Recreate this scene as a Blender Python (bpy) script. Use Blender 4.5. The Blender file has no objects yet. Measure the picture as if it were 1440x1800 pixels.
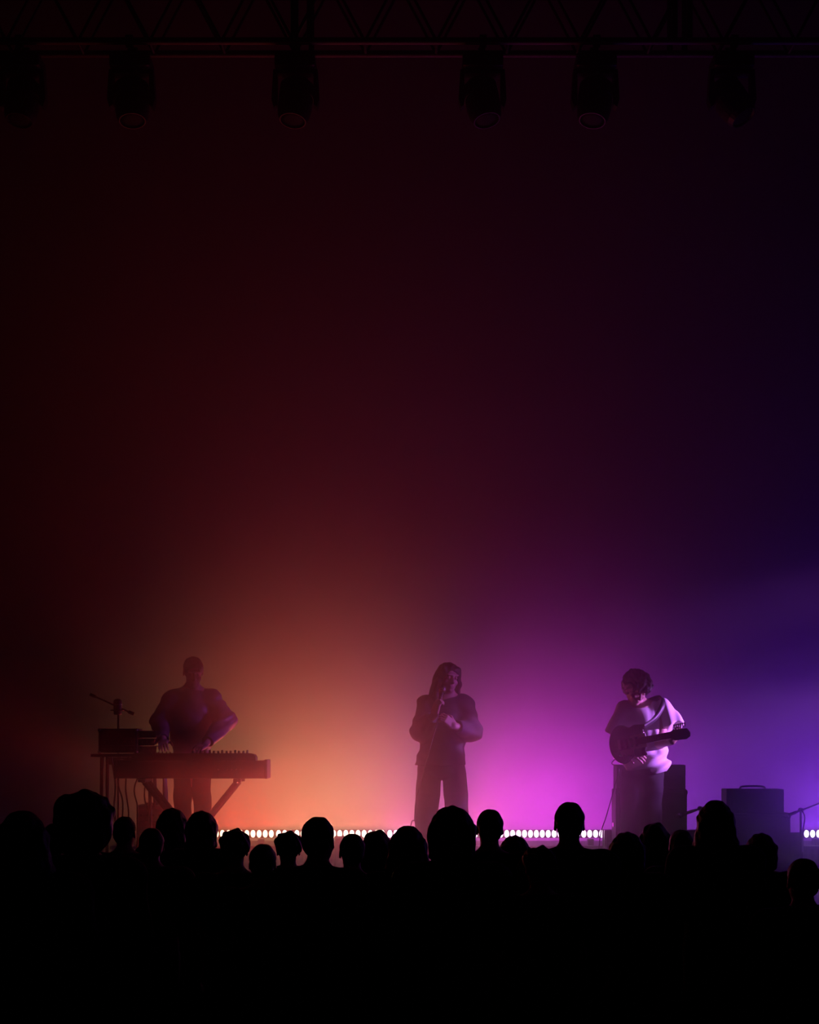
import bpy, bmesh, math, random
import numpy as np
from mathutils import Vector, Matrix

SC = bpy.context.scene
COL = SC.collection
PI = math.pi
random.seed(7)

# ------------------------------------------------------------------ camera
CAMZ, F, HOR = 2.1, 3066.0, 1310.0
cd = bpy.data.cameras.new('camera')
cam = bpy.data.objects.new('camera', cd)
COL.objects.link(cam)
cam.location = (0, 0, CAMZ)
cam.rotation_euler = (PI / 2, 0, 0)
cd.sensor_fit = 'HORIZONTAL'
cd.sensor_width = 36.0
cd.lens = F / 1440 * 36.0
cd.shift_y = (HOR - 900) / 1440
cd.clip_end = 100
SC.camera = cam

# ------------------------------------------------------------------ world, view
w = bpy.data.worlds.new('world')
SC.world = w
w.use_nodes = True
w.node_tree.nodes['Background'].inputs[0].default_value = (0.0, 0.0, 0.0, 1)
w.node_tree.nodes['Background'].inputs[1].default_value = 0.0
vs = SC.view_settings
vs.view_transform = 'Standard'
vs.look = 'None'
vs.gamma = 1.0
vs.use_curve_mapping = False
vs.exposure = 0.0
try:
    SC.cycles.use_denoising = True
    SC.cycles.volume_bounces = 0
    SC.cycles.max_bounces = 4
    SC.cycles.diffuse_bounces = 2
    SC.cycles.sample_clamp_indirect = 3.0
except Exception:
    pass

STAGE = 0.97
Y_BAR, Z_BAR = 15.4, 1.32
Y_DROP = 16.75


def at(px, py, Y):
    """photo pixel -> world point at distance Y"""
    return Vector(((px - 720) / F * Y, Y, CAMZ - (py - HOR) / F * Y))


def area_light(name, loc, aim, sx, sy, power, col, spread=180):
    ld = bpy.data.lights.new(name, 'AREA')
    ld.shape = 'RECTANGLE'
    ld.size, ld.size_y = sx, sy
    ld.energy = power
    ld.color = col
    ld.spread = math.radians(spread)
    o = bpy.data.objects.new(name, ld)
    COL.objects.link(o)
    o.location = loc
    o.rotation_euler = Vector(aim).to_track_quat('-Z', 'Y').to_euler()
    return o


# LED bars standing on the riser: photo columns they span, colour of the LEDs, and per lens row (r, g, b) watts:
# low wash on the backdrop, high wash on the backdrop, throw up and out over the stage
BARS = [
    (290, 483, (1.0, .62, .38), (3.9, 1.7, 0.75), (0, 0, 0), (0, 0, 0), (15.5, 0.6, 0.55)),
    (485, 678, (1.0, .68, .48), (5.2, 5.3, 2.0), (5.61, 0.22, 0.22), (0, 0, 0), (14.38, 2.11, 1.47)),
    (680, 873, (1.0, .70, .90), (0.97, 0.77, 0.77), (0, 0, 0), (2.28, 0.46, 0.91), (11.24, 0.52, 3.48)),
    (875, 1062, (1.0, .62, 1.0), (18.6, 1.1, 20.5), (0, 0, 0), (0, 0, 0), (3.89, 0.09, 3.66)),
    (1175, 1272, (.85, .6, 1.0), (3.4, 0.5, 9.5), (0, 0, 0), (0, 0, 0), (0, 0, 0)),
    (1411, 1604, (.85, .70, 1.0), (3.4, 0.6, 9.5), (0, 0, 0), (0.4, 0.05, 1.2), (2.6, 0.25, 14.0)),
]
ROWS = [('low_wash', .05, (0, 1, .22), 110), ('high_wash', .05, (0, 1, .95), 95), ('low_throw', -.03, (0, -1, .3), 100), ('high_throw', -.03, (0, -.75, 1), 120)]
for (p0, p1, cl, *rows) in BARS:
    a, b = at(p0, 1465, Y_BAR), at(p1, 1465, Y_BAR)
    xm, wd = (a.x + b.x) / 2, b.x - a.x
    for (nm, dy, aim, sp_), rgb in zip(ROWS, rows):
        pw = max(rgb)
        if pw > 0:
            area_light('bar_' + nm, (xm, Y_BAR + dy, Z_BAR + .07), aim, wd, .04, pw, [c / pw for c in rgb], sp_)


def spot_light(name, loc, target, power, col, size, blend, radius=.08):
    ld = bpy.data.lights.new(name, 'SPOT')
    ld.energy, ld.color = power, col
    ld.spot_size, ld.spot_blend = math.radians(size), blend
    ld.shadow_soft_size = radius
    o = bpy.data.objects.new(name, ld)
    COL.objects.link(o)
    o.location = loc
    o.rotation_euler = (Vector(target) - Vector(loc)).to_track_quat('-Z', 'Y').to_euler()
    return o


# violet side lamps out of frame at the right: one near the guitarist, one thrown across to the keyboard player
spot_light('side_spot', (4.35, 13.85, 2.65), (1.97, 14.03, 2.10), 1750, (.58, .17, 1.0), 28, 1.0, .05)
spot_light('far_spot', (7.3, 11.9, 4.3), (-1.5, 14.2, 2.08), 7000, (.55, .12, 1.0), 7.5, 1.0)


# ------------------------------------------------------------------ materials
def mat(name, col, rough=.7, metal=0.0, noise=0.0, scale=30.0, bump=0.0, spec=.5, coat=0.0):
    m = bpy.data.materials.new(name)
    m.use_nodes = True
    nt = m.node_tree
    b = nt.nodes['Principled BSDF']
    b.inputs['Base Color'].default_value = (*col, 1)
    b.inputs['Roughness'].default_value = rough
    b.inputs['Metallic'].default_value = metal
    b.inputs['Specular IOR Level'].default_value = spec
    if coat:
        b.inputs['Coat Weight'].default_value = coat
    if noise or bump:
        tc = nt.nodes.new('ShaderNodeTexCoord')
        n = nt.nodes.new('ShaderNodeTexNoise')
        n.inputs['Scale'].default_value = scale
        n.inputs['Detail'].default_value = 4
        nt.links.new(tc.outputs['Object'], n.inputs['Vector'])
        if noise:
            r = nt.nodes.new('ShaderNodeMixRGB')
            r.inputs[1].default_value = (*[c * (1 - noise) for c in col], 1)
            r.inputs[2].default_value = (*[min(1, c * (1 + noise)) for c in col], 1)
            nt.links.new(n.outputs['Fac'], r.inputs[0])
            nt.links.new(r.outputs[0], b.inputs['Base Color'])
        if bump:
            bp = nt.nodes.new('ShaderNodeBump')
            bp.inputs['Strength'].default_value = bump
            bp.inputs['Distance'].default_value = .01
            nt.links.new(n.outputs['Fac'], bp.inputs['Height'])
            nt.links.new(bp.outputs[0], b.inputs['Normal'])
    return m


def emit(name, col, strength):
    m = bpy.data.materials.new(name)
    m.use_nodes = True
    b = m.node_tree.nodes['Principled BSDF']
    b.inputs['Base Color'].default_value = (*[.3 * c for c in col], 1)
    b.inputs['Emission Color'].default_value = (*col, 1)
    b.inputs['Emission Strength'].default_value = strength
    try:
        m.cycles.emission_sampling = 'NONE'
    except Exception:
        pass
    return m


M = dict(
    drop=mat('backdrop_cloth', (.42, .40, .40), .95, noise=.10, scale=3, bump=.15, spec=.05),
    wall=mat('painted_block_wall', (.05, .045, .045), .9, noise=.2, scale=6),
    floor=mat('worn_hall_floor', (.03, .027, .027), .6, noise=.3, scale=5),
    deck=mat('black_stage_deck', (.02, .02, .02), .5, noise=.3, scale=8, spec=.25),
    skirt=mat('black_skirt_cloth', (.03, .028, .03), .95, noise=.2, scale=20, spec=.1),
    black=mat('black_plastic', (.018, .018, .019), .45, noise=.2, scale=40),
    metal=mat('satin_black_metal', (.03, .03, .032), .35, metal=.6),
    alu=mat('dull_aluminium', (.30, .29, .28), .38, metal=1.0, noise=.15, scale=20),
    chrome=mat('chrome', (.65, .65, .65), .18, metal=1.0),
    tolex=mat('black_tolex', (.02, .02, .021), .7, noise=.3, scale=90, bump=.3),
    grille=mat('dark_grille_cloth', (.03, .028, .03), .9, noise=.5, scale=160, bump=.4),
    skin=mat('skin', (.60, .38, .30), .55, noise=.06, scale=40),
    skin2=mat('skin_tan', (.40, .24, .18), .55, noise=.06, scale=40),
    hair=mat('dark_hair', (.012, .009, .008), .55, noise=.4, scale=70, bump=.5),
    hair2=mat('brown_hair', (.03, .018, .012), .55, noise=.4, scale=70, bump=.5),
    tee=mat('white_cotton', (.78, .76, .80), .9, noise=.05, scale=60, spec=.1),
    jacket=mat('charcoal_jacket_cloth', (.10, .09, .10), .8, noise=.15, scale=50, bump=.15, spec=.2),
    shiny=mat('satin_bomber_cloth', (.14, .10, .14), .42, noise=.15, scale=30, bump=.1),
    denim=mat('dark_denim', (.045, .045, .055), .85, noise=.2, scale=80, bump=.15, spec=.2),
    trouser=mat('black_trouser_cloth', (.02, .02, .022), .85, noise=.2, scale=80, spec=.2),
    shoe=mat('black_shoe_leather', (.015, .015, .015), .4),
    sole=mat('rubber_sole', (.10, .10, .10), .7),
    cable=mat('black_cable_rubber', (.015, .015, .015), .5),
    cloth=mat('grey_towel_cloth', (.55, .5, .55), .95, noise=.1, scale=60, bump=.3, spec=.1),
    white=mat('white_key_plastic', (.75, .74, .70), .3),
    wood=mat('guitar_lacquer', (.035, .02, .018), .2, coat=.6),
    neck=mat('maple_neck', (.16, .09, .05), .35, noise=.2, scale=25),
    screen=mat('dark_glass', (.01, .01, .012), .08),
    lens=mat('lamp_lens_glass', (.008, .008, .01), .6, spec=.12),
)
TOPS = [mat('crowd_cloth_%s' % n, c, .9, noise=.2, scale=50, spec=.15) for n, c in
        (('black', (.012, .012, .013)), ('navy', (.012, .015, .03)), ('maroon', (.035, .012, .013)), ('olive', (.02, .022, .014)), ('grey', (.035, .034, .034)))]


# ------------------------------------------------------------------ object helpers
def link(name, me, m, parent=None, smooth=False):
    o = bpy.data.objects.new(name, me)
    if m is not None and not me.materials:
        me.materials.append(m)
    COL.objects.link(o)
    if parent is not None:
        o.parent = parent
    if smooth:
        me.polygons.foreach_set('use_smooth', [True] * len(me.polygons))
    return o


def thing(name, label, cat, loc=(0, 0, 0), rz=0.0, group=None, scale=1.0):
    o = bpy.data.objects.new(name, None)
    COL.objects.link(o)
    o.empty_display_size = .1
    o.location = loc
    o.rotation_euler = (0, 0, rz)
    o.scale = (scale,) * 3
    o['label'], o['category'] = label, cat
    if group:
        o['group'] = group
    return o


def tag(o, label, cat, group=None):
    o['label'], o['category'] = label, cat
    if group:
        o['group'] = group
    return o


class B:
    """collects shapes for ONE mesh"""

    def __init__(s):
        s.bm = bmesh.new()

    def box(s, c, d, rot=None, bev=0.0):
        g = bmesh.ops.create_cube(s.bm, size=1.0)
        vs_ = g['verts']
        bmesh.ops.scale(s.bm, vec=d, verts=vs_)
        if bev:
            es = list({e for v in vs_ for e in v.link_edges})
            r = bmesh.ops.bevel(s.bm, geom=es, offset=bev, segments=2, affect='EDGES', profile=.6)
            vs_ = list({v for f in r['faces'] for v in f.verts} | {v for v in vs_ if v.is_valid})
        mt = Matrix.Translation(Vector(c)) @ (rot.to_4x4() if rot is not None else Matrix())
        bmesh.ops.transform(s.bm, matrix=mt, verts=vs_)
        return s

    def cyl(s, a, b, r, r2=None, n=12):
        a, b = Vector(a), Vector(b)
        L = (b - a).length
        q = (b - a).to_track_quat('Z', 'Y').to_matrix().to_4x4()
        bmesh.ops.create_cone(s.bm, cap_ends=True, segments=n, radius1=r, radius2=r if r2 is None else r2, depth=L,
                              matrix=Matrix.Translation((a + b) / 2) @ q)
        return s

    def ball(s, c, r, n=12):
        r = (r, r, r) if not hasattr(r, '__len__') else r
        bmesh.ops.create_uvsphere(s.bm, u_segments=n, v_segments=max(6, n // 2 + 2), radius=1,
                                  matrix=Matrix.Translation(Vector(c)) @ Matrix.Diagonal((*r, 1)))
        return s

    def lathe(s, prof, origin=(0, 0, 0), axis=(0, 0, 1), n=20):
        q = Vector(axis).to_track_quat('Z', 'Y').to_matrix()
        rings = []
        for (r, z) in prof:
            rings.append([s.bm.verts.new(Vector(origin) + q @ Vector((r * math.cos(2 * PI * i / n), r * math.sin(2 * PI * i / n), z))) for i in range(n)])
        for A, C in zip(rings, rings[1:]):
            for i in range(n):
                s.bm.faces.new((A[i], A[(i + 1) % n], C[(i + 1) % n], C[i]))
        for R_, rev in ((rings[0], True), (rings[-1], False)):
            if prof[0 if rev else -1][0] > 1e-5:
                s.bm.faces.new(R_[::-1] if rev else R_)
        return s

    def tube(s, pts, r, n=8):
        pts = [Vector(p) for p in pts]
        prev = None
        for i, p in enumerate(pts):
            d = (pts[min(i + 1, len(pts) - 1)] - pts[max(i - 1, 0)]).normalized()
            q = d.to_track_quat('Z', 'Y').to_matrix()
            ring = [s.bm.verts.new(p + q @ Vector((r * math.cos(2 * PI * k / n), r * math.sin(2 * PI * k / n), 0))) for k in range(n)]
            if prev:
                best = min(range(n), key=lambda o_: sum((prev[k].co - ring[(k + o_) % n].co).length for k in range(n)))
                ring = ring[best:] + ring[:best]
                for k in range(n):
                    s.bm.faces.new((prev[k], prev[(k + 1) % n], ring[(k + 1) % n], ring[k]))
            else:
                s.bm.faces.new(ring[::-1])
            prev = ring
        s.bm.faces.new(prev)
        return s

    def prism(s, poly, y0, y1):
        """polygon in x,z extruded along y"""
        A = [s.bm.verts.new((x, y0, z)) for x, z in poly]
        C = [s.bm.verts.new((x, y1, z)) for x, z in poly]
        s.bm.faces.new(A)
        s.bm.faces.new(C[::-1])
        for i in range(len(poly)):
            j = (i + 1) % len(poly)
            s.bm.faces.new((A[i], C[i], C[j], A[j]))
        return s

    def build(s, name, m, parent=None, smooth=False):
        bmesh.ops.recalc_face_normals(s.bm, faces=s.bm.faces)
        me = bpy.data.meshes.new(name)
        s.bm.to_mesh(me)
        s.bm.free()
        return link(name, me, m, parent, smooth)


def struct(o):
    o['kind'] = 'structure'
    return o


def curve_pts(ctrl, n=24):
    """Catmull-Rom through control points"""
    P = [Vector(c) for c in ctrl]
    P = [P[0] * 2 - P[1]] + P + [P[-1] * 2 - P[-2]]
    out = []
    seg = len(P) - 3
    for i in range(seg):
        p0, p1, p2, p3 = P[i:i + 4]
        for k in range(n // seg + 1):
            t = k / (n // seg + 1)
            out.append(.5 * ((2 * p1) + (p2 - p0) * t + (2 * p0 - 5 * p1 + 4 * p2 - p3) * t * t + (3 * p1 - p0 - 3 * p2 + p3) * t ** 3))
    out.append(P[-2])
    return out


# ------------------------------------------------------------------ smooth bodies: distance field -> one continuous surface
def rotm(rx=0, ry=0, rz=0):
    return np.array((Matrix.Rotation(rz, 3, 'Z') @ Matrix.Rotation(rx, 3, 'X') @ Matrix.Rotation(ry, 3, 'Y')), dtype=np.float64)


def V3(*a):
    return np.array(a, dtype=np.float64)


class Field:
    def __init__(s, vox):
        s.vox, s.ops, s.dispf = vox, [], None

    def cone(s, a, b, ra, rb, k=.03, flat=0, op='+'):
        a, b = np.array(a, float), np.array(b, float)
        m = max(ra, rb)
        s.ops.append(('cone', op, k, np.minimum(a, b) - m, np.maximum(a, b) + m, (a, b, ra, rb, flat)))
        return s

    def chain(s, pts, rad, k=.03):
        for i in range(len(pts) - 1):
            s.cone(pts[i], pts[i + 1], rad[i], rad[i + 1], k)
        return s

    def ell(s, c, r, R=None, k=.02, op='+'):
        c, r = np.array(c, float), np.array(r, float)
        R = np.eye(3) if R is None else R
        m = r if np.allclose(R, np.eye(3)) else np.sqrt(((R * r) ** 2).sum(1))
        s.ops.append(('ell', op, k, c - m, c + m, (c, r, R)))
        return s

    def box(s, c, h, R=None, rad=.005, k=.01, op='+'):
        c, h = np.array(c, float), np.array(h, float)
        R = np.eye(3) if R is None else R
        m = np.abs(R) @ h
        s.ops.append(('box', op, k, c - m, c + m, (c, h, R, rad)))
        return s

    def cut(s, n, p):
        n = np.array(n, float)
        n /= np.linalg.norm(n)
        s.ops.append(('cut', 'c', 0, None, None, (n, float(n @ np.array(p, float)))))
        return s

    def disp(s, fn):
        s.dispf = fn
        return s

    def mesh(s, name):
        vx = s.vox
        pos = [o for o in s.ops if o[1] == '+']
        lo = np.min([o[3] for o in pos], 0) - 4 * vx - .02
        hi = np.max([o[4] for o in pos], 0) + 4 * vx + .02
        n = np.ceil((hi - lo) / vx).astype(int) + 1
        ax = [(lo[i] + vx * np.arange(n[i])).astype(np.float32) for i in range(3)]
        f = np.full(n, .15, np.float32)
        for kind, op, k, l_, h_, a in s.ops:
            if kind == 'cut':
                nn, c = a
                d = ax[0][:, None, None] * nn[0] + ax[1][None, :, None] * nn[1] + ax[2][None, None, :] * nn[2] - c
                np.maximum(f, d, out=f)
                continue
            pad = k + 3 * vx + .012
            i0 = np.clip(np.floor((l_ - pad - lo) / vx).astype(int), 0, n)
            i1 = np.clip(np.ceil((h_ + pad - lo) / vx).astype(int) + 1, 0, n)
            if (i1 <= i0).any():
                continue
            sl = tuple(slice(i0[i], i1[i]) for i in range(3))
            X = ax[0][sl[0]][:, None, None]
            Y = ax[1][sl[1]][None, :, None]
            Z = ax[2][sl[2]][None, None, :]
            if kind == 'cone':
                A, Bp, ra, rb, flat = a
                ba = Bp - A
                L2 = float(ba @ ba) + 1e-12
                px, py, pz = X - A[0], Y - A[1], Z - A[2]
                tr = (px * ba[0] + py * ba[1] + pz * ba[2]) / L2
                t = np.clip(tr, 0, 1)
                d = np.sqrt((px - t * ba[0]) ** 2 + (py - t * ba[1]) ** 2 + (pz - t * ba[2]) ** 2) - (ra + (rb - ra) * t)
                if flat:
                    d = np.maximum(d, (tr - 1) * math.sqrt(L2))
            elif kind == 'ell':
                c, r, R = a
                px, py, pz = X - c[0], Y - c[1], Z - c[2]
                q = [(R[0, i] * px + R[1, i] * py + R[2, i] * pz) for i in range(3)]
                k0 = np.sqrt((q[0] / r[0]) ** 2 + (q[1] / r[1]) ** 2 + (q[2] / r[2]) ** 2)
                k1 = np.sqrt((q[0] / r[0] ** 2) ** 2 + (q[1] / r[1] ** 2) ** 2 + (q[2] / r[2] ** 2) ** 2) + 1e-6
                d = k0 * (k0 - 1) / k1
                d = np.where(k0 < .05, -r.min(), d)
            else:
                c, h, R, rad = a
                px, py, pz = X - c[0], Y - c[1], Z - c[2]
                q = [np.abs(R[0, i] * px + R[1, i] * py + R[2, i] * pz) - (h[i] - rad) for i in range(3)]
                d = np.sqrt(sum(np.maximum(x, 0) ** 2 for x in q)) + np.minimum(np.maximum(np.maximum(q[0], q[1]), q[2]), 0) - rad
            g = f[sl]
            if op == '+':
                hh = np.clip(.5 + .5 * (g - d) / k, 0, 1)
                f[sl] = g + (d - g) * hh - k * hh * (1 - hh)
            else:
                e = -d
                hh = np.clip(.5 - .5 * (g - e) / k, 0, 1)
                f[sl] = g + (e - g) * hh + k * hh * (1 - hh)
        if s.dispf:
            f += s.dispf(ax[0][:, None, None], ax[1][None, :, None], ax[2][None, None, :]).astype(np.float32)
        return nets(f, lo, vx, name)


def nets(f, lo, vx, name):
    ins = f < 0
    c = np.zeros(np.array(f.shape) - 1, np.uint8)
    for dx in (0, 1):
        for dy in (0, 1):
            for dz in (0, 1):
                c += ins[dx:f.shape[0] - 1 + dx, dy:f.shape[1] - 1 + dy, dz:f.shape[2] - 1 + dz]
    act = (c > 0) & (c < 8)
    idx = np.argwhere(act)
    vid = np.full(c.shape, -1, np.int32)
    vid[act] = np.arange(len(idx))
    acc = np.zeros((len(idx), 3))
    cnt = np.zeros(len(idx))
    corners = [(x, y, z) for x in (0, 1) for y in (0, 1) for z in (0, 1)]
    for a in corners:
        for ax_ in range(3):
            if a[ax_]:
                continue
            b = list(a)
            b[ax_] = 1
            fa = f[idx[:, 0] + a[0], idx[:, 1] + a[1], idx[:, 2] + a[2]]
            fb = f[idx[:, 0] + b[0], idx[:, 1] + b[1], idx[:, 2] + b[2]]
            m = (fa < 0) != (fb < 0)
            t = np.where(m, fa / np.where(fa == fb, 1, fa - fb), 0)
            p = np.tile(np.array(a, float), (len(idx), 1))
            p[:, ax_] += t
            acc[m] += p[m]
            cnt[m] += 1
    vert = lo + vx * (idx + acc / cnt[:, None])
    quads = []
    for ax_ in range(3):
        u, v = [(1, 2), (2, 0), (0, 1)][ax_]
        s0 = [slice(None)] * 3
        s1 = [slice(None)] * 3
        s0[ax_], s1[ax_] = slice(0, -1), slice(1, None)
        A, C = ins[tuple(s0)], ins[tuple(s1)]
        for first in (True, False):
            e = np.argwhere((A & ~C) if first else (~A & C))
            e = e[(e[:, u] > 0) & (e[:, v] > 0) & (e[:, u] < f.shape[u] - 1) & (e[:, v] < f.shape[v] - 1)]
            cells = []
            for du, dv in ((-1, -1), (0, -1), (0, 0), (-1, 0)):
                q = e.copy()
                q[:, u] += du
                q[:, v] += dv
                cells.append(vid[q[:, 0], q[:, 1], q[:, 2]])
            q = np.stack(cells, 1)
            quads.append(q if first else q[:, ::-1])
    quads = np.concatenate(quads)
    me = bpy.data.meshes.new(name)
    me.vertices.add(len(vert))
    me.vertices.foreach_set('co', vert.astype(np.float32).ravel())
    me.loops.add(len(quads) * 4)
    me.loops.foreach_set('vertex_index', quads.astype(np.int32).ravel())
    me.polygons.add(len(quads))
    me.polygons.foreach_set('loop_start', np.arange(0, len(quads) * 4, 4, dtype=np.int32))
    me.polygons.foreach_set('use_smooth', np.ones(len(quads), bool))
    me.update(calc_edges=True)
    me.validate()
    return me


def head(f, c, R, s=1.0):
    """head facing -Y in its own frame, C the middle of the head"""
    p = lambda x, y, z: np.array(c) + R @ (V3(x, y, z) * s)
    e = lambda q, r, k, op='+': f.ell(p(*q), np.array(r) * s, R, k, op)
    e((0, .018, .03), (.074, .094, .086), .02)
    e((0, -.022, -.05), (.057, .066, .066), .03)
    e((0, -.066, -.094), (.024, .02, .018), .022)
    e((0, -.078, .03), (.054, .018, .013), .014)
    for sx in (-1, 1):
        e((sx * .04, -.062, -.03), (.02, .018, .018), .02)
        e((sx * .031, -.098, .008), (.017, .014, .010), .010, '-')
        e((sx * .031, -.078, .007), (.0125, .0125, .0115), .003)
        e((sx * .077, .012, -.004), (.010, .021, .034), .008)
        e((sx * .084, .010, 0), (.006, .011, .018), .006, '-')
    f.cone(p(0, -.086, .02), p(0, -.108, -.026), .008 * s, .0135 * s, .012)
    e((0, -.096, -.032), (.019, .011, .009), .008)
    e((0, -.087, -.057), (.023, .010, .006), .007)
    e((0, -.085, -.069), (.020, .010, .0065), .007)
    e((0, -.099, -.063), (.022, .007, .0022), .003, '-')
    return p


def hand(f, wr, d, n, curl=.5, side=1, s=1.0, spread=.12):
    """wrist, finger direction, palm normal; side: which side the thumb leaves"""
    wr, d, n = np.array(wr, float), np.array(d, float), np.array(n, float)
    d /= np.linalg.norm(d)
    n = n - d * (n @ d)
    n /= np.linalg.norm(n)
    t = np.cross(d, n) * side
    R = np.stack([t, d, n], 1)
    f.box(wr + d * .048 * s, np.array((.040, .050, .014)) * s, R, .013 * s, .014)
    f.ell(wr + (d * .03 + t * .024 + n * .008) * s, np.array((.018, .03, .014)) * s, R, .012)
    for j, (off, L) in enumerate(((.030, .070), (.010, .079), (-.010, .073), (-.029, .056))):
        p = wr + (d * .092 + t * off) * s
        a = 0
        base = d + t * (off / .03) * spread
        base /= np.linalg.norm(base)
        for q, (fr, r0, r1) in enumerate(((.45, .0092, .0086), (.31, .0086, .008), (.24, .008, .0068))):
            a += curl * (1.0 if q else .8)
            v = base * math.cos(a) + n * math.sin(a)
            e_ = p + v * L * fr * s
            f.cone(p, e_, r0 * s, r1 * s, .004)
            p = e_
    p = wr + (d * .026 + t * .034) * s
    v = t * .75 + d * .6 + n * (.2 + .5 * curl)
    v /= np.linalg.norm(v)
    q = p + v * .042 * s
    f.cone(p, q, .0125 * s, .0105 * s, .008)
    v2 = d * .85 + t * .25 + n * (.3 + .6 * curl)
    v2 /= np.linalg.norm(v2)
    f.cone(q, q + v2 * .034 * s, .0105 * s, .008 * s, .004)


def foot(f, ank, d, s=1.0, shoe=False, k=.02):
    ank, d = np.array(ank, float), np.array(d, float)
    g = .012 if shoe else 0
    z = ank[2]
    heel = ank - d * .045 + V3(0, 0, -z + .04)
    ball = ank + d * .11 + V3(0, 0, -z + .036)
    toe = ank + d * .165 + V3(0, 0, -z + .032)
    f.cone(ank, heel, .036 + g, .034 + g * .5, k)
    f.cone(ank + V3(0, 0, -.01), ball, .036 + g, .030 + g * .4, k)
    f.cone(ball, toe, .036 + g * .4, .026 + g * .5, k)


def body(vox, J, R, s=1.0, curl=.5, hands=None, fem=False):
    f = Field(vox)
    p = head(f, J['head'], R, s)
    f.cone(J['neck'], p(0, .02, -.07), .054, .05, .025)
    top = np.array(J['neck'])
    ch, be, pe = np.array(J['chest']), np.array(J['belly']), np.array(J['pelvis'])
    f.ell(ch, (.165, .115, .17), None, .05)
    f.ell(be, (.135, .10, .13), None, .06)
    f.ell(pe, (.155, .115, .09), None, .05)
    f.cone(top, ch, .06, .08, .05)
    for sd in 'LR':
        f.cone(J['neck'], J['sh' + sd], .05, .06, .04)
        f.chain([J['sh' + sd], J['el' + sd], J['wr' + sd]], [.056, .043, .028], .025)
        f.chain([J['hip' + sd], J['kn' + sd], J['an' + sd]], [.085, .056, .038], .035)
        foot(f, J['an' + sd], J['ft' + sd])
        h = J['hand' + sd]
        hand(f, J['wr' + sd], h[0], h[1], h[2], h[3], 1.0)
    return f


def noise3(amp, fx, fy, fz, ph=0.0):
    return lambda X, Y, Z: amp * (np.sin(fx * X + 1.7 * np.sin(fy * .6 * Y + ph) + .8 * np.sin(fz * .7 * Z)) * np.sin(fz * Z + 1.3 * np.sin(fx * .5 * X + ph)) + .5 * np.sin(fy * Y + fx * .8 * X + ph) * np.cos(fz * .6 * Z + fy * .5 * Y))


def hair(vox, c, R, s, style):
    f = Field(vox)
    p = lambda x, y, z: np.array(c) + R @ (V3(x, y, z) * s)
    e = lambda q, r, k=.03, op='+': f.ell(p(*q), np.array(r) * s, R, k, op)
    amp, fr = .003, 70
    if style == 'short':
        e((0, .022, .04), (.081, .101, .086))
        e((0, .06, -.02), (.066, .055, .06))
    elif style == 'bob':
        e((0, .025, .035), (.098, .112, .098))
        for a in np.linspace(-2.0, 2.0, 9):
            q = (.075 * math.sin(a), .03 + .075 * math.cos(a), .02)
            f.cone(p(*q), p(q[0] * 1.15, q[1] * 1.05, -.10), .038 * s, .026 * s, .03)
        amp, fr = .004, 80
    elif style == 'long':
        e((0, .025, .035), (.092, .110, .096))
        for a in np.linspace(-1.9, 1.9, 9):
            q = (.07 * math.sin(a), .03 + .075 * math.cos(a), .02)
            f.chain([p(*q), p(q[0] * 1.3, q[1] * 1.05, -.12), p(q[0] * 1.35, q[1] * 1.1 + .03, -.33)], [.036 * s, .034 * s, .018 * s], .03)
        amp, fr = .004, 85
    elif style == 'bushy':
        e((0, .035, .04), (.128, .132, .118))
        e((0, .05, -.05), (.12, .10, .085), .05)
        amp, fr = .011, 62
    elif style == 'wavy':
        e((0, .025, .035), (.098, .115, .097))
        for a in np.linspace(-1.9, 1.9, 8):
            q = (.075 * math.sin(a), .03 + .08 * math.cos(a), .02)
            f.chain([p(*q), p(q[0] * 1.35, q[1] * 1.1, -.09), p(q[0] * 1.2, q[1] * 1.1 + .01, -.18)], [.036 * s, .038 * s, .024 * s], .03)
        amp, fr = .007, 60
    elif style == 'mop':
        e((0, .02, .045), (.100, .112, .092))
        e((0, -.055, .065), (.075, .05, .04))
        amp, fr = .009, 75
    elif style == 'curly':
        e((0, .02, .045), (.112, .122, .100))
        e((0, -.06, .062), (.085, .05, .045))
        e((0, .06, -.03), (.09, .07, .07), .04)
        amp, fr = .008, 110
    elif style == 'loose':
        e((0, .025, .038), (.084, .104, .090))
        for sx in (-1, 1):
            f.chain([p(sx * .06, -.03, .07), p(sx * .088, -.01, -.04), p(sx * .095, 0, -.16), p(sx * .085, -.02, -.25)], [.028 * s, .026 * s, .028 * s, .014 * s], .025)
            f.chain([p(sx * .04, .08, .0), p(sx * .06, .085, -.16), p(sx * .05, .09, -.30)], [.05 * s, .045 * s, .02 * s], .03)
        amp, fr = .004, 85
    elif style == 'bun':
        e((0, .022, .04), (.083, .103, .088))
        e((0, .06, -.02), (.066, .055, .055))
        e((0, .09, .115), (.045, .045, .04), .015)
    e((0, -.105, dict(loose=-.02, short=-.028).get(style, -.045)), (.064, .07, .095), .015, '-')
    if style in ('short', 'bun'):
        for sx in (-1, 1):
            e((sx * .085, .002, -.02), (.022, .03, .045), .012, '-')
    f.disp(noise3(amp, fr, fr * .8, fr * .7, 1.1 * len(style)))
    return f




# ------------------------------------------------------------------ the room
def slab(name, lo, hi, m):
    c = [(a + b) / 2 for a, b in zip(lo, hi)]
    d = [b - a for a, b in zip(lo, hi)]
    return struct(B().box(c, d).build(name, m))


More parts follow.
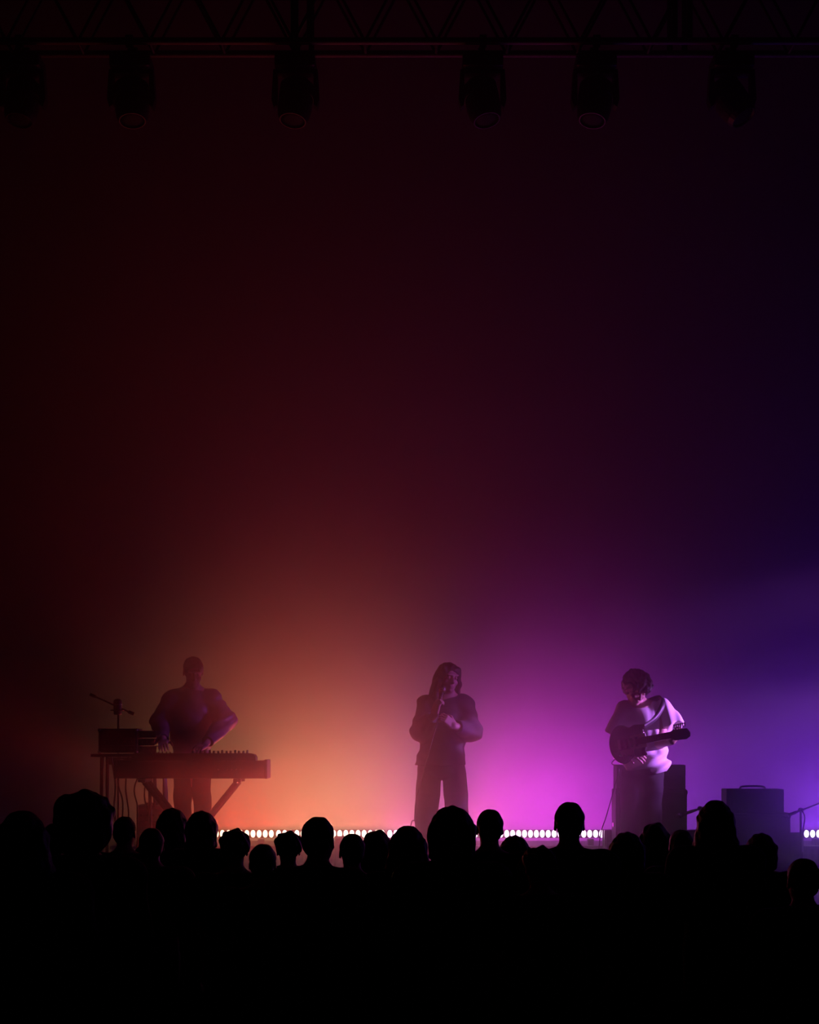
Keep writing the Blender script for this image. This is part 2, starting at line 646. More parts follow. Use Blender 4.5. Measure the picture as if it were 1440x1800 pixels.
slab('floor', (-9, -4, -.2), (9, 18, 0), M['floor'])
slab('ceiling', (-9, -4, 9.9), (9, 18, 10.1), M['wall'])
slab('wall_back', (-9, 17.5, 0), (9, 17.7, 9.9), M['wall'])
slab('wall_left', (-9.2, -4, 0), (-9, 17.7, 9.9), M['wall'])
slab('wall_right', (9, -4, 0), (9.2, 17.7, 9.9), M['wall'])
slab('wall_front', (-9, -4.2, 0), (9, -4, 9.9), M['wall'])

# stage: top of deck panels over a skirted front
stage = struct(B().box((0, 14.9, (STAGE - .06) / 2), (15.6, 5.0, STAGE - .06)).build('stage', M['skirt']))
for i in range(8):
    B().box((-6.8 + i * 1.95, 14.9, STAGE - .03), (1.94, 5.1, .06), bev=.006).build('deck_panel', M['deck'], stage)

# low riser at the back carrying the light bars
riser = struct(B().box((.7, 15.66, STAGE + .11), (6.6, .80, .22), bev=.005).build('riser', M['deck']))
B().box((.7, 15.66, STAGE + .235), (6.64, .84, .03), bev=.005).build('riser_top', M['deck'], riser)
bm = B()
pts = []
for i in range(331):
    x = -2.6 + i * .02
    pts.append((x, 15.235 + .010 * math.sin(i * 1.9) + .004 * math.sin(i * .77)))
v0 = [bm.bm.verts.new((x, y, STAGE + .005)) for x, y in pts]
v1 = [bm.bm.verts.new((x, y, STAGE + .22)) for x, y in pts]
for i in range(330):
    bm.bm.faces.new((v0[i], v0[i + 1], v1[i + 1], v1[i]))
bm.build('riser_skirt', M['skirt'], riser, True)

# backdrop: one big cloth, faint hanging folds, on a pipe
nx, nz = 240, 12
bmd = B()
grid = []
for i in range(nx + 1):
    x = -6.6 + 13.2 * i / nx
    col_ = []
    for j in range(nz + 1):
        z = STAGE + .01 + (9.25 - STAGE) * j / nz
        y = Y_DROP + .004 * math.sin(x * 5.1 + .3 * math.sin(z)) + .0012 * math.sin(x * 13 + 1)
        col_.append(bmd.bm.verts.new((x, y, z)))
    grid.append(col_)
for i in range(nx):
    for j in range(nz):
        bmd.bm.faces.new((grid[i][j], grid[i + 1][j], grid[i + 1][j + 1], grid[i][j + 1]))
drop = bmd.build('backdrop', M['drop'], None, True)
tag(drop, 'huge plain cloth backdrop behind the band, washed orange to violet', 'backdrop')
B().cyl((-6.8, Y_DROP, 9.28), (6.8, Y_DROP, 9.28), .03).build('backdrop_pipe', M['metal'], drop)
for x in (-6, -2, 2, 6):
    B().cyl((x, Y_DROP, 9.28), (x, Y_DROP, 9.9), .008, n=6).build('hanging_cable', M['metal'], drop)

# haze over the stage: thin everywhere, plus denser front bank added to veil performers
def haze(y0, y1, z0, z1, density, label):
    o = B().box((0, (y0 + y1) / 2, (z0 + z1) / 2), (15.4, y1 - y0, z1 - z0)).build('haze', None)
    m = bpy.data.materials.new('stage_haze')
    m.use_nodes = True
    nt = m.node_tree
    nt.nodes.clear()
    out = nt.nodes.new('ShaderNodeOutputMaterial')
    v = nt.nodes.new('ShaderNodeVolumeScatter')
    v.inputs['Color'].default_value = (1, 1, 1, 1)
    v.inputs['Density'].default_value = density
    v.inputs['Anisotropy'].default_value = .75
    nt.links.new(v.outputs[0], out.inputs['Volume'])
    o.data.materials.append(m)
    o['kind'] = 'stuff'
    o['label'] = label


haze(12.25, 16.85, .98, 9.42, .08, 'thin coloured haze hanging over the whole stage')
haze(12.27, 13.6, .985, 9.4, .30, 'denser bank of haze added at the stage front to veil the performers')

# ------------------------------------------------------------------ LED bars
NL = 18
bar_words = ['orange light bar at the left, mostly behind the keyboard player', 'amber light bar between keyboard player and singer',
             'pink light bar behind the singer', 'magenta light bar between singer and guitarist',
             'short violet light bar beside the first speaker cabinet', 'violet light bar cut off by the right picture edge']
for bi, ((p0, p1, cl, *rows), words) in enumerate(zip(BARS, bar_words)):
    a, b = at(p0, 1465, Y_BAR), at(p1, 1465, Y_BAR)
    wd = b.x - a.x
    t = thing('light_bar', 'long ' * (bi != 4) + words, 'stage light', ((a.x + b.x) / 2, Y_BAR, STAGE + .25), 0, 'light bars on the riser')
    B().box((0, 0, .098), (wd, .07, .07), bev=.008).build('housing', M['black'], t)
    for sx in (-1, 1):
        B().box((sx * (wd / 2 - .12), 0, .027), (.05, .12, .054), bev=.004).build('foot_bracket', M['metal'], t)
    lm = emit('led_glow_%d' % bi, cl, 5.0)
    n = NL if bi != 4 else 9
    me = None
    for i in range(n):
        x = -wd / 2 + (i + .5) * wd / n
        if me is None:
            o = B().ball((0, 0, 0), (.0225, .012, .034), 10).build('led_lens', lm, t, True)
            me = o.data
        else:
            o = link('led_lens', me, None, t)
        o.location = (x, -.036, .10)

# ------------------------------------------------------------------ truss and moving lights
ty, tz = 13.0, 7.30
M['truss'] = mat('black_painted_truss', (.07, .065, .062), .42, metal=.7, noise=.2, scale=20)
tr = thing('truss', 'dark lattice lighting truss hung across the top of the stage', 'truss', (0, ty, tz))
for dy in (-.12, .12):
    for dz in (0, .5):
        B().cyl((-5.2, dy, dz), (5.2, dy, dz), .026, n=14).build('chord', M['truss'], tr)
step = .265
k = 0
x = -5.1
while x < 5.1:
    for dy in (-.12, .12):
        z0, z1 = (0, .5) if k % 2 == 0 else (.5, 0)
        B().cyl((x, dy, z0), (x + step, dy, z1), .011, n=8).build('brace', M['truss'], tr)
    if k % 2 == 0:
        B().cyl((x, -.12, 0), (x, .12, 0), .011, n=8).build('cross_tube', M['truss'], tr)
    x += step
    k += 1
for px in (518, 546, 1182, 1208):
    x = (px - 720) / F * ty
    for dy in (-.12, .12):
        B().cyl((x, dy, 0), (x, dy, .5), .022, n=10).build('end_post', M['truss'], tr)
for x in (-4.2, -.8, 2.1, 4.6):
    B().cyl((x, 0, .5), (x, 0, 9.9 - tz), .01, n=6).build('hanging_cable', M['metal'], tr)
    B().cyl((x, -.15, .5), (x, .15, .5), .02, n=8).build('hanger_tube', M['metal'], tr)

HEADS = [(40, 128, 246, .1, 'leftmost dark moving light hung under the truss'),
         (232, 112, 236, -.06, 'second moving light from the left under the truss'),
         (520, 112, 238, .12, 'third moving light from the left, just left of centre'),
         (848, 106, 216, -.2, 'fourth moving light from the left, right of centre'),
         (1046, 106, 232, .15, 'fifth moving light from the left, upright under the truss'),
         (1286, 104, 240, -.55, 'rightmost moving light, its head tilted to the right')]
for (px, pt, pb, tilt, lab) in HEADS:
    x = (px - 720) / F * ty
    t = thing('moving_light', lab, 'stage light', (x, ty, tz), 0, 'moving lights under the truss')
    for sy in (-.12, .12):
        B().lathe([(.028, -.025), (.046, -.025), (.046, .025), (.028, .025), (.028, -.025)], (0, sy, 0), (1, 0, 0), 14).cyl((0, sy, -.03), (0, sy, -.09), .014).build('clamp', M['metal'], t)
    B().box((0, 0, -.135), (.30, .27, .10), bev=.02).build('base', M['black'], t)
    B().box((0, -.137, -.135), (.09, .006, .04), bev=.002).build('display', M['screen'], t)
    yk = B()
    for sx in (-1, 1):
        yk.prism([(sx * .135, -.18), (sx * .165, -.18), (sx * .178, -.40), (sx * .16, -.46), (sx * .135, -.44)], -.05, .05)
    yk.box((0, 0, -.195), (.30, .10, .03))
    yk.build('yoke', M['black'], t)
    hd = B().lathe([(.001, .17), (.085, .165), (.115, .12), (.128, .03), (.128, -.06), (.118, -.13), (.10, -.17), (.092, -.17), (.085, -.15), (.001, -.15)], (0, 0, 0), (0, 0, 1), 24)
    for i in range(6):
        hd.lathe([(.122, .02 + i * .018), (.131, .022 + i * .018), (.131, .030 + i * .018), (.122, .032 + i * .018)], (0, 0, 0), (0, 0, 1), 24)
    ho = hd.build('head', M['black'], t)
    ho.location = (0, 0, -.40)
    ho.rotation_euler = (-.25, tilt, 0)
    B().lathe([(.001, -.158), (.06, -.162), (.086, -.154), (.086, -.150), (.001, -.150)], (0, 0, 0), (0, 0, 1), 20).build('lens', M['lens'], ho, True)

# ------------------------------------------------------------------ backline
def cabinet(name, x0, x1, yf, h, label, headw=None, headh=0.0):
    xc, w_ = (x0 + x1) / 2, x1 - x0
    t = thing(name, label, 'speaker cabinet', (xc, yf + .16, STAGE), 0, 'speaker cabinets behind the guitarist')
    fr = B().box((0, .01, h / 2 + .02), (w_, .30, h - .04), bev=.012)
    fr.build('body', M['tolex'], t)
    B().box((0, -.147, h / 2 + .02), (w_ - .06, .012, h - .10), bev=.004).build('grille', M['grille'], t)
    for sx in (-1, 1):
        for sy in (-.12, .13):
            B().cyl((sx * (w_ / 2 - .06), sy, 0), (sx * (w_ / 2 - .06), sy, .022), .02).build('foot', M['black'], t)
        for z in (.045, h - .025):
            B().box((sx * (w_ / 2 - .012), -.135, z), (.032, .034, .034), bev=.008).build('corner', M['metal'], t)
        B().box((sx * (w_ / 2 + .002), 0, h * .6), (.01, .11, .035), bev=.004).build('handle', M['black'], t)
    return t


Yc = 14.66
sc_ = F / Yc
xa0, xa1 = (1083 - 720) / sc_, (1209 - 720) / sc_
cabinet('speaker_cabinet', xa0, xa1, Yc, .76, 'tall black speaker cabinet behind the guitarist, under an amplifier')
xb0, xb1 = (1268 - 720) / sc_, (1391 - 720) / sc_
cabinet('speaker_cabinet', xb0, xb1, Yc, .56, 'black speaker cabinet right of the large-haired watcher, beside violet light')


def amp_head(x0, x1, yf, z, h, label):
    xc, w_ = (x0 + x1) / 2, x1 - x0
    t = thing('amplifier_head', label, 'amplifier', (xc, yf + .16, z), 0, 'amplifier heads on the cabinets')
    B().box((0, 0, h / 2), (w_, .24, h), bev=.008).build('body', M['tolex'], t)
    B().box((0, -.122, h * .36), (w_ - .05, .008, h * .42), bev=.003).build('control_panel', M['metal'], t)
    for i in range(7):
        B().cyl((-w_ * .36 + i * w_ * .12, -.126, h * .36), (-w_ * .36 + i * w_ * .12, -.142, h * .36), .011, .009).build('knob', M['black'], t)
    B().box((0, -.122, h * .77), (w_ - .05, .006, h * .22), bev=.002).build('vent_grille', M['grille'], t)
    B().tube(curve_pts([(-.11, 0, h - .004), (-.08, 0, h + .02), (.08, 0, h + .02), (.11, 0, h - .004)], 12), .009).build('handle', M['black'], t)


amp_head(xa0 + .01, xa1 - .01, Yc, STAGE + .76, .205, 'black amplifier head on the tall cabinet behind the guitarist')
amp_head(xb0 + .05, xb1 - .05, Yc, STAGE + .56, .20, 'smaller black amplifier head on the cabinet further right')


def case(x0, x1, yc, dep, h, label):
    xc, w_ = (x0 + x1) / 2, x1 - x0
    t = thing('flight_case', label, 'case', (xc, yc, STAGE), 0, 'low cases in front of the riser')
    B().box((0, 0, h * .36), (w_ - .012, dep - .012, h * .72), bev=.004).build('body', M['black'], t)
    B().box((0, 0, h * .86), (w_ - .012, dep - .012, h * .27), bev=.004).build('lid', M['black'], t)
    for sx in (-1, 1):
        for sy in (-1, 1):
            B().box((sx * (w_ / 2 - .008), sy * (dep / 2 - .008), h / 2), (.02, .02, h - .004), bev=.004).build('edge_rail', M['alu'], t)
        B().box((sx * w_ * .28, -dep / 2 - .002, h * .72), (.06, .012, .07), bev=.003).build('latch', M['chrome'], t)


sA = F / 15.1
case((1061 - 720) / sA, (1224 - 720) / sA, 15.1, .16, .40, 'long low black case behind the tall cabinet')
case((1262 - 720) / sA, (1409 - 720) / sA, 15.1, .16, .375, 'long low black case behind the second cabinet')
# small dark box in front of the bar
sB = F / 14.9
x_ = (601 - 720) / sB
t = thing('junction_box', 'small flat dark box standing before the amber light bar', 'box', (x_, 14.9, STAGE))
B().box((0, 0, .17), (.115, .10, .34), bev=.006).build('body', M['wood'], t)
B().box((0, 0, .345), (.125, .11, .012), bev=.003).build('lid', M['tolex'], t)
B().box((0, -.052, .26), (.07, .006, .06), bev=.002).build('socket_plate', M['metal'], t)


def mic_boom(base, top, tip, tail, label, heads=True, cab=None, spread=.24):
    """tripod stand with a boom: base, top of pole, microphone end, counter end (world points)"""
    base, top, tip, tail = map(Vector, (base, top, tip, tail))
    t = thing('microphone_stand', label, 'microphone stand', base, 0, 'microphone stands')
    L = lambda v: Vector(v) - base
    hub = Vector((0, 0, .22))
    B().cyl((0, 0, .10), L(top), .0095).build('pole', M['metal'], t)
    B().cyl(hub - Vector((0, 0, .05)), hub + Vector((0, 0, .03)), .02).build('hub', M['black'], t)
    for i in range(3):
        a = .5 + i * 2 * PI / 3
        e = Vector((spread * math.cos(a), spread * math.sin(a), .012))
        lg = B().cyl(hub - Vector((0, 0, .02)), e, .008).build('leg', M['metal'], t)
        B().cyl(e - Vector((0, 0, .012)), e + Vector((0, 0, .014)), .013).build('rubber_foot', M['black'], lg)
    B().cyl(L(tip), L(tail), .0075).build('boom', M['chrome'], t)
    B().cyl(L(top) - Vector((0, .022, 0)), L(top) + Vector((0, .022, 0)), .02).build('clutch', M['black'], t)
    d = (tip - tail).normalized()
    if heads:
        B().cyl(L(tip) - d * .02, L(tip) + d * .03, .013).build('mic_clip', M['black'], t)
    B().cyl(L(tail), L(tail) - d * .05, .014).build('counterweight', M['black'], t)
    return t, d


def microphone(loc, d, label, s=1.0):
    t = thing('microphone', label, 'microphone', loc)
    t.rotation_euler = Vector(d).to_track_quat('Z', 'Y').to_euler()
    B().lathe([(.010 * s, -.15 * s), (.0115 * s, -.14 * s), (.015 * s, -.02 * s), (.019 * s, 0)], n=16).build('handle', M['black'], t, True)
    B().lathe([(.019 * s, 0), (.026 * s, .012 * s), (.0265 * s, .03 * s), (.022 * s, .048 * s), (.012 * s, .057 * s), (.001, .060 * s)], n=16).build('grille', M['alu'], t, True)
    B().lathe([(.0268 * s, .018 * s), (.0285 * s, .02 * s), (.0285 * s, .026 * s), (.0268 * s, .028 * s)], n=16).build('ring', M['chrome'], t, True)
    return t


Ym = 14.38
gz = lambda p: (p[0], p[1], STAGE)
b_, tp, ti, ta = at(1231, 1500, Ym), at(1231, 1421, Ym), at(1214, 1427, Ym), at(1244, 1417, Ym)
mic_boom((b_.x, Ym, STAGE), tp, ti, ta, 'thin boom stand miking the tall cabinet, partly behind long hair', spread=.2)
microphone(ti + (ti - ta).normalized() * .075, (ti - ta), 'small microphone aimed at the tall cabinet', .9)
b_, tp, ti, ta = at(1408, 1500, Ym), at(1408, 1424, Ym), at(1396, 1429, Ym), at(1452, 1408, Ym)
mic_boom((b_.x, Ym, STAGE), tp, ti, ta, 'boom stand at the far right, its arm rising out of frame', spread=.2)
microphone(ti + (ti - ta).normalized() * .05, (ti - ta), 'small microphone on the far right boom stand', .7)
cb = B().tube(curve_pts([at(1409, 1423, Ym - .03), at(1415, 1436, Ym - .04), at(1412, 1458, Ym - .05), at(1409, 1485, Ym - .04), at(1409, 1528, Ym - .03), (at(1420, 0, Ym).x, Ym - .12, STAGE + .006)], 40), .005).build('microphone_cable', M['cable'])
tag(cb, 'thin cable looping down beside the far right boom stand', 'cable')

# ------------------------------------------------------------------ keyboard rig
YK = 13.74
sK = F / YK
fk = HOR + (CAMZ - STAGE) * sK
KX = lambda px: (px - 720) / sK
KZ = lambda py: CAMZ - (py - HOR) / sK
kx0, kx1 = KX(206), KX(473)
zb, zt = KZ(1368), KZ(1337)
t = thing('stage_piano', 'long dark stage piano on the crossed stand, lower of two keyboards', 'keyboard', ((kx0 + kx1) / 2, YK, zb), .0, 'keyboards on the crossed stand')
W_, H_ = kx1 - kx0, zt - zb
B().box((0, -.02, H_ / 2), (W_, .26, H_), bev=.014).build('body', M['black'], t)
for sx in (-1, 1):
    B().box((sx * (W_ / 2 - .012), .0, H_ / 2 + .004), (.024, .33, H_ + .012), bev=.008).build('end_cheek', M['black'], t)
B().box((0, .125, H_ - .05), (W_ - .05, .05, .03), bev=.004).build('key_bed', M['black'], t)
kw = (W_ - .10) / 44
wm = bm_ = None
for i in range(44):
    if wm is None:
        o = B().box((0, 0, 0), (kw * .93, .13, .018), bev=.002).build('white_key', M['white'], t)
        wm = o.data
    else:
        o = link('white_key', wm, None, t)
    o.location = (-(W_ - .10) / 2 + (i + .5) * kw, .145, H_ - .02)
    if i % 7 not in (2, 6):
        if bm_ is None:
            o = B().box((0, 0, 0), (kw * .5, .085, .014), bev=.002).build('black_key', M['black'], t)
            bm_ = o.data
        else:
            o = link('black_key', bm_, None, t)
        o.location = (-(W_ - .10) / 2 + (i + 1) * kw, .12, H_ - .005)
for i in range(6):
    B().cyl((W_ * .18 + i * .035, -.148, H_ * .5), (W_ * .18 + i * .035, -.158, H_ * .5), .009).build('socket', M['chrome'], t)

# upper synthesizer
ux0, ux1 = KX(236), KX(452)
zu = zt + .001
hu = KZ(1324) - zu
t = thing('synthesizer', 'shorter synthesizer with knobs, on top of the stage piano', 'keyboard', ((ux0 + ux1) / 2, YK - .02, zu), 0, 'keyboards on the crossed stand')
w2 = ux1 - ux0
B().prism([(-w2 / 2, 0), (w2 / 2, 0), (w2 / 2, hu * .5), (w2 / 2 - .012, hu * .85), (w2 / 2 - .04, hu), (-w2 / 2 + .02, hu), (-w2 / 2, hu * .8)], -.12, .06).build('body', M['black'], t)
B().box((0, .085, hu * .3), (w2 - .04, .06, hu * .45), bev=.003).build('key_slip', M['black'], t)
for i in range(14):
    x = w2 * .5 - .07 - i * .033
    kn = B().cyl((x, -.05 + .025 * (i % 2), hu), (x, -.05 + .025 * (i % 2), hu + .020 + .006 * (i % 3 == 0)), .0095, .008).build('knob', M['black'], t)
for i in range(8):
    x = -w2 * .5 + .08 + i * .03
    B().box((x, -.03, hu + .006), (.008, .018, .013), bev=.002).build('slider', M['black'], t)
kk = (w2 - .08) / 30
wm = None
for i in range(30):
    if wm is None:
        o = B().box((0, 0, 0), (kk * .93, .07, .012), bev=.002).build('white_key', M['white'], t)
        wm = o.data
    else:
        o = link('white_key', wm, None, t)
    o.location = (-(w2 - .08) / 2 + (i + .5) * kk, .09, hu * .62)

# crossed stand
t = thing('keyboard_stand', 'crossed metal stand carrying the stage piano', 'stand', (KX(338), YK, STAGE))
zc = zb - STAGE
xl, xr = KX(258) - KX(338), KX(418) - KX(338)
for dy in (-.13, .11):
    B().cyl((xl, dy, zc - .03), (.30, dy, .03), .02, n=10).build('leg', M['metal'], t)
    B().cyl((xr, dy + .03, zc - .03), (-.30, dy + .03, .03), .02, n=10).build('leg', M['alu'], t)
for x, z in ((xl, zc - .018), (xr, zc - .018)):
    B().cyl((x, -.19, z), (x, .17, z), .018, n=10).build('support_arm', M['metal'], t)
    for dy in (-.165, .155):
        B().box((x + (.012 if x > 0 else -.012), dy, z + .004), (.06, .035, .028), bev=.006).build('end_cap', M['black'], t)
for x in (-.30, .30):
    B().cyl((x, -.22, .022), (x, .22, .022), .018, n=10).build('foot_tube', M['metal'], t)
    for dy in (-.22, .22):
        B().cyl((x, dy, 0), (x, dy, .036), .024).build('rubber_foot', M['black'], t)
B().cyl((0, -.17, zc * .5), (0, .18, zc * .5), .022).build('pivot', M['chrome'], t)

# side table with gear
YT = 14.12
sT = F / YT
TX = lambda px: (px - 720) / sT
TZ = lambda py: CAMZ - (py - HOR) / sT
tx0, tx1 = TX(166), TX(286)
tz_ = TZ(1325)
t = thing('side_table', 'narrow dark equipment table at the left of the keyboards', 'table', ((tx0 + tx1) / 2, YT, STAGE))
ht = tz_ - STAGE
wt = tx1 - tx0
B().box((0, 0, ht - .0125), (wt, .34, .025), bev=.004).build('tabletop', M['tolex'], t)
B().box((.01, .13, ht - .06), (wt - .16, .02, .06)).build('apron', M['black'], t)
for sx in (-1, 1):
    for sy in (-1, 1):
        x = sx * (wt / 2 - .085)
        B().cyl((x, sy * .13, ht - .025), (x + sx * .01, sy * .14, .012), .016, .013).cyl((x + sx * .01, sy * .14, 0), (x + sx * .01, sy * .14, .02), .018).build('leg', M['metal'], t)
# box on the table
ex0, ex1 = TX(178), TX(246)
eh = TZ(1281) - tz_
t = thing('rack_case', 'black square rack case on the left equipment table', 'case', ((ex0 + ex1) / 2, YT, tz_))
we = ex1 - ex0
B().box((0, .01, eh / 2 + .004), (we, .28, eh - .008), bev=.008).build('body', M['tolex'], t)
for i in range(3):
    B().box((0, -.134, eh * (.2 + .3 * i)), (we - .04, .012, eh * .25), bev=.003).build('rack_unit', M['metal'], t)
    for j in range(5):
        B().cyl((-we * .34 + j * we * .17, -.14, eh * (.2 + .3 * i)), (-we * .34 + j * we * .17, -.155, eh * (.2 + .3 * i)), .008).build('knob', M['black'], t)
for sx in (-1, 1):
    for z in (.014, eh - .012):
        B().ball((sx * (we / 2 - .008), -.126, z), .016, 10).build('ball_corner', M['chrome'], t, True)
# stack of modules right of it
mx0, mx1 = TX(248), TX(277)
zq = tz_
labels = ['lowest small module beside the rack case', 'middle small module beside the rack case', 'topmost small module beside the rack case, edge catching light']
for i in range(3):
    hh = .062
    t = thing('effects_module', labels[i], 'module', ((mx0 + mx1) / 2 + (.004, -.003, .001)[i], YT - .02, zq), (.03, -.04, .02)[i], 'stacked modules')
    wm_ = mx1 - mx0
    B().box((0, 0, hh / 2 + .002), (wm_, .18, hh - .006), bev=.004).build('body', M['wood'], t)
    B().box((0, 0, hh - .003), (wm_ + .006, .186, .006), bev=.002).build('lid', M['alu'], t)
    for j in range(3):
        B().cyl((-wm_ * .3 + j * wm_ * .3, -.09, hh * .5), (-wm_ * .3 + j * wm_ * .3, -.104, hh * .5), .009).build('knob', M['metal'], t)
    zq += hh
# small amplifier below
YL = 14.25
sL = F / YL
t = thing('combo_amplifier', 'small combo amplifier on the stage floor below the keyboards', 'amplifier', ((265 - 720) / sL, YL + .1, STAGE))
hc = CAMZ - (1414 - HOR) / (F / (YL + .1)) - STAGE
wc = 50 / sL
B().box((0, 0, hc / 2 + .01), (wc, .22, hc - .02), bev=.012).build('body', M['tolex'], t)
B().box((0, -.112, hc * .40), (wc - .04, .01, hc * .66), bev=.004).build('grille', M['grille'], t)
B().box((0, -.112, hc * .87), (wc - .03, .01, hc * .15), bev=.003).build('control_panel', M['alu'], t)
for j in range(4):
    B().cyl((-.075 + j * .05, -.116, hc * .87), (-.075 + j * .05, -.13, hc * .87), .010).build('knob', M['black'], t)
for sx in (-1, 1):
    for sy in (-1, 1):
        B().cyl((sx * (wc / 2 - .04), sy * .08, 0), (sx * (wc / 2 - .04), sy * .08, .02), .016).build('foot', M['black'], t)
B().box((0, 0, hc + .008), (.12, .03, .016), bev=.005).build('handle', M['black'], t)

# stand with the big microphone
Ys = 14.42
b_, tp, ti, ta = at(208, 1500, Ys), at(208, 1243, Ys), at(164, 1223, Ys), at(226, 1251, Ys)
mic_boom((b_.x, Ys, STAGE), tp, ti, ta, 'tall boom stand at the far left behind the rack case', spread=.3)
tm = thing('microphone', 'large dark microphone fixed on the tall left stand', 'microphone', at(207, 1243, Ys - .055))
B().lathe([(.001, -.065), (.03, -.062), (.034, -.05), (.034, .015), (.036, .02), (.036, .05), (.022, .066), (.001, .07)], n=18).build('capsule', M['black'], tm, True)
B().lathe([(.0365, .018), (.039, .02), (.039, .026), (.0365, .028)], n=18).build('ring', M['chrome'], tm, True)
B().lathe([(.052, -.03), (.058, -.03), (.058, -.022), (.052, -.022), (.052, -.03)], n=20).build('shock_mount', M['metal'], tm, True)
for a in range(4):
    B().cyl((.034 * math.cos(a * PI / 2 + .4), .034 * math.sin(a * PI / 2 + .4), -.026), (.054 * math.cos(a * PI / 2 + .4), .054 * math.sin(a * PI / 2 + .4), -.026), .003, n=6).build('elastic', M['black'], tm)

# hanging cables under the rig
CB = [((196, 1345), (203, 1380), (201, 1420), (206, 1480), 'pale cable hanging at the left end of the keyboards'),
      ((212, 1350), (208, 1378), (216, 1415), (210, 1500), 'second cable hanging below the rack case'),
      ((226, 1352), (221, 1385), (226, 1430), (224, 1500), 'third cable hanging below the rack case'),
      ((243, 1368), (236, 1390), (243, 1430), (240, 1510), 'cable hanging between table and crossed stand'),
      ((258, 1372), (254, 1400), (262, 1440), (258, 1510), 'thin cable hanging beside the crossed stand leg')]
for i, (a, b2, c2, d2, lab) in enumerate(CB):
    yy = YK + .21 + .008 * i if i > 2 else YT - .19 - .006 * i
    p = [at(*a, yy), at(*b2, yy), at(*c2, yy), at(*d2, yy)]
    end = p[-1].copy()
    end.z = STAGE + .008
    e2 = end + Vector((.08 - .03 * i, .05, 0))
    p[0].z = (tz_ - .022) if i < 3 else (zb + .012)
    o = B().tube(curve_pts(p + [end, e2], 40), .006 if i else .008, 8).build('hanging_cable', M['alu'] if i == 0 else M['cable'])
    tag(o, lab, 'cable', 'cables under the keyboards')

# towel over the table's end
f = B()
g_ = []
for i in range(17):
    u = i / 16
    row = []
    for j in range(15):
        v = j / 14
        x = TX(286) + .012 + .016 * v + .022 * math.sin(v * 2.5) * math.sin(u * 11) * v + .004
        y = YT - .13 + u * .17 + .012 * math.sin(u * 17) * v
        z = tz_ + .006 - v * .40 - .03 * u * v
        if j == 0:
            x -= .05
        elif j == 1:
            x, z = TX(286) - .004, tz_ + .006
        row.append(f.bm.verts.new((x, y, z)))
    g_.append(row)
for i in range(16):
    for j in range(14):
        f.bm.faces.new((g_[i][j], g_[i + 1][j], g_[i + 1][j + 1], g_[i][j + 1]))
o = f.build('towel', M['cloth'], None, True)
sm = o.modifiers.new('thick', 'SOLIDIFY')
sm.thickness = .006
tag(o, 'pale towel hanging off the right end of the equipment table', 'towel')


# ------------------------------------------------------------------ people
def child(field, name, m, parent):
    return link(name, field.mesh(name), m, parent)


def performer(name_label, cx, Yp, lab):
    s = F / Yp
    t = thing('person', lab, 'person', ((cx - 720) / s, Yp, STAGE))
    x0 = (cx - 720) / s
    return t, (lambda px, py, dy=0.0: V3((px - 720) / F * (Yp + dy) - x0, dy, CAMZ - (py - HOR) / F * (Yp + dy) - STAGE))


VOX = .006

# --- keyboard player
kp, J_ = performer('kp', 336, 14.36, 'person in a dark jacket playing the keyboards, one sleeve lit violet')
Rk = rotm(.34, 0, .22)
J = dict(head=J_(340, 1182, -.10), neck=J_(338, 1213, -.02), chest=J_(337, 1256, .0), belly=J_(337, 1295, .02), pelvis=J_(337, 1343, .03),
         shL=J_(303, 1229), elL=J_(283, 1270, -.02), wrL=J_(287, 1303, -.20),
         shR=J_(371, 1228), elR=J_(397, 1266, -.06), wrR=J_(360, 1310, -.40),
         hipL=J_(323, 1356, .03), knL=J_(321, 1440, .0), anL=V3(*(J_(320, 1500, .04)[:2]), .085),
         hipR=J_(352, 1356, .03), knR=J_(357, 1440, .0), anR=V3(*(J_(363, 1500, .04)[:2]), .085),
         ftL=V3(-.15, -1, 0), ftR=V3(.2, -1, 0),
         handL=(V3(.1, -.9, -.25), V3(.2, -.1, -1), .38, 1), handR=(V3(-.35, -.85, -.25), V3(-.2, -.1, -1), .35, -1))
for sd in 'LR':
    J['ft' + sd] /= np.linalg.norm(J['ft' + sd])
child(body(VOX, J, Rk), 'body', M['skin'], kp)
child(hair(VOX, J['head'], Rk, 1.0, 'short'), 'hair', M['hair'], kp)
f = Field(VOX)
f.ell(J['chest'], (.18, .14, .17), None, .06).ell(J['belly'], (.18, .14, .20), None, .07).ell(J['pelvis'], (.195, .15, .12), None, .06)
f.cone(J['neck'] + V3(0, .01, -.035), J['chest'], .085, .11, .05)
f.cone(J['neck'] + V3(0, .01, -.05), J['neck'] + V3(0, .0, .025), .08, .068, .02, 1)
for sd in 'LR':
    f.cone(J['neck'] + V3(0, .01, -.035), J['sh' + sd], .062, .074, .04)
    f.cone(J['sh' + sd], J['el' + sd], .072, .088, .04)
    d = J['wr' + sd] - J['el' + sd]
    f.cone(J['el' + sd], J['el' + sd] + d * .86, .086, .05, .03, 1)
f.cut((0, 0, -1), J_(0, 1362))
nz_ = noise3(.005, 23, 19, 33, .4)
f.disp(lambda X, Y, Z: nz_(X, Y, Z) + .003 * np.sin(85 * Z + 7 * np.sin(9 * X)) * np.clip((np.abs(X) - .13) * 12, 0, 1))
jk = child(f, 'jacket', M['shiny'], kp)
f = Field(VOX)
for sd in 'LR':
    f.chain([J['hip' + sd] + V3(0, 0, .02), J['kn' + sd], J['an' + sd]], [.088, .068, .062], .008)
f.ell(J['pelvis'], (.17, .135, .100), None, .02)
f.cut((0, 0, -1), (0, 0, .06))
f.disp(noise3(.004, 20, 25, 30, 1.0))
child(f, 'trousers', M['trouser'], kp)
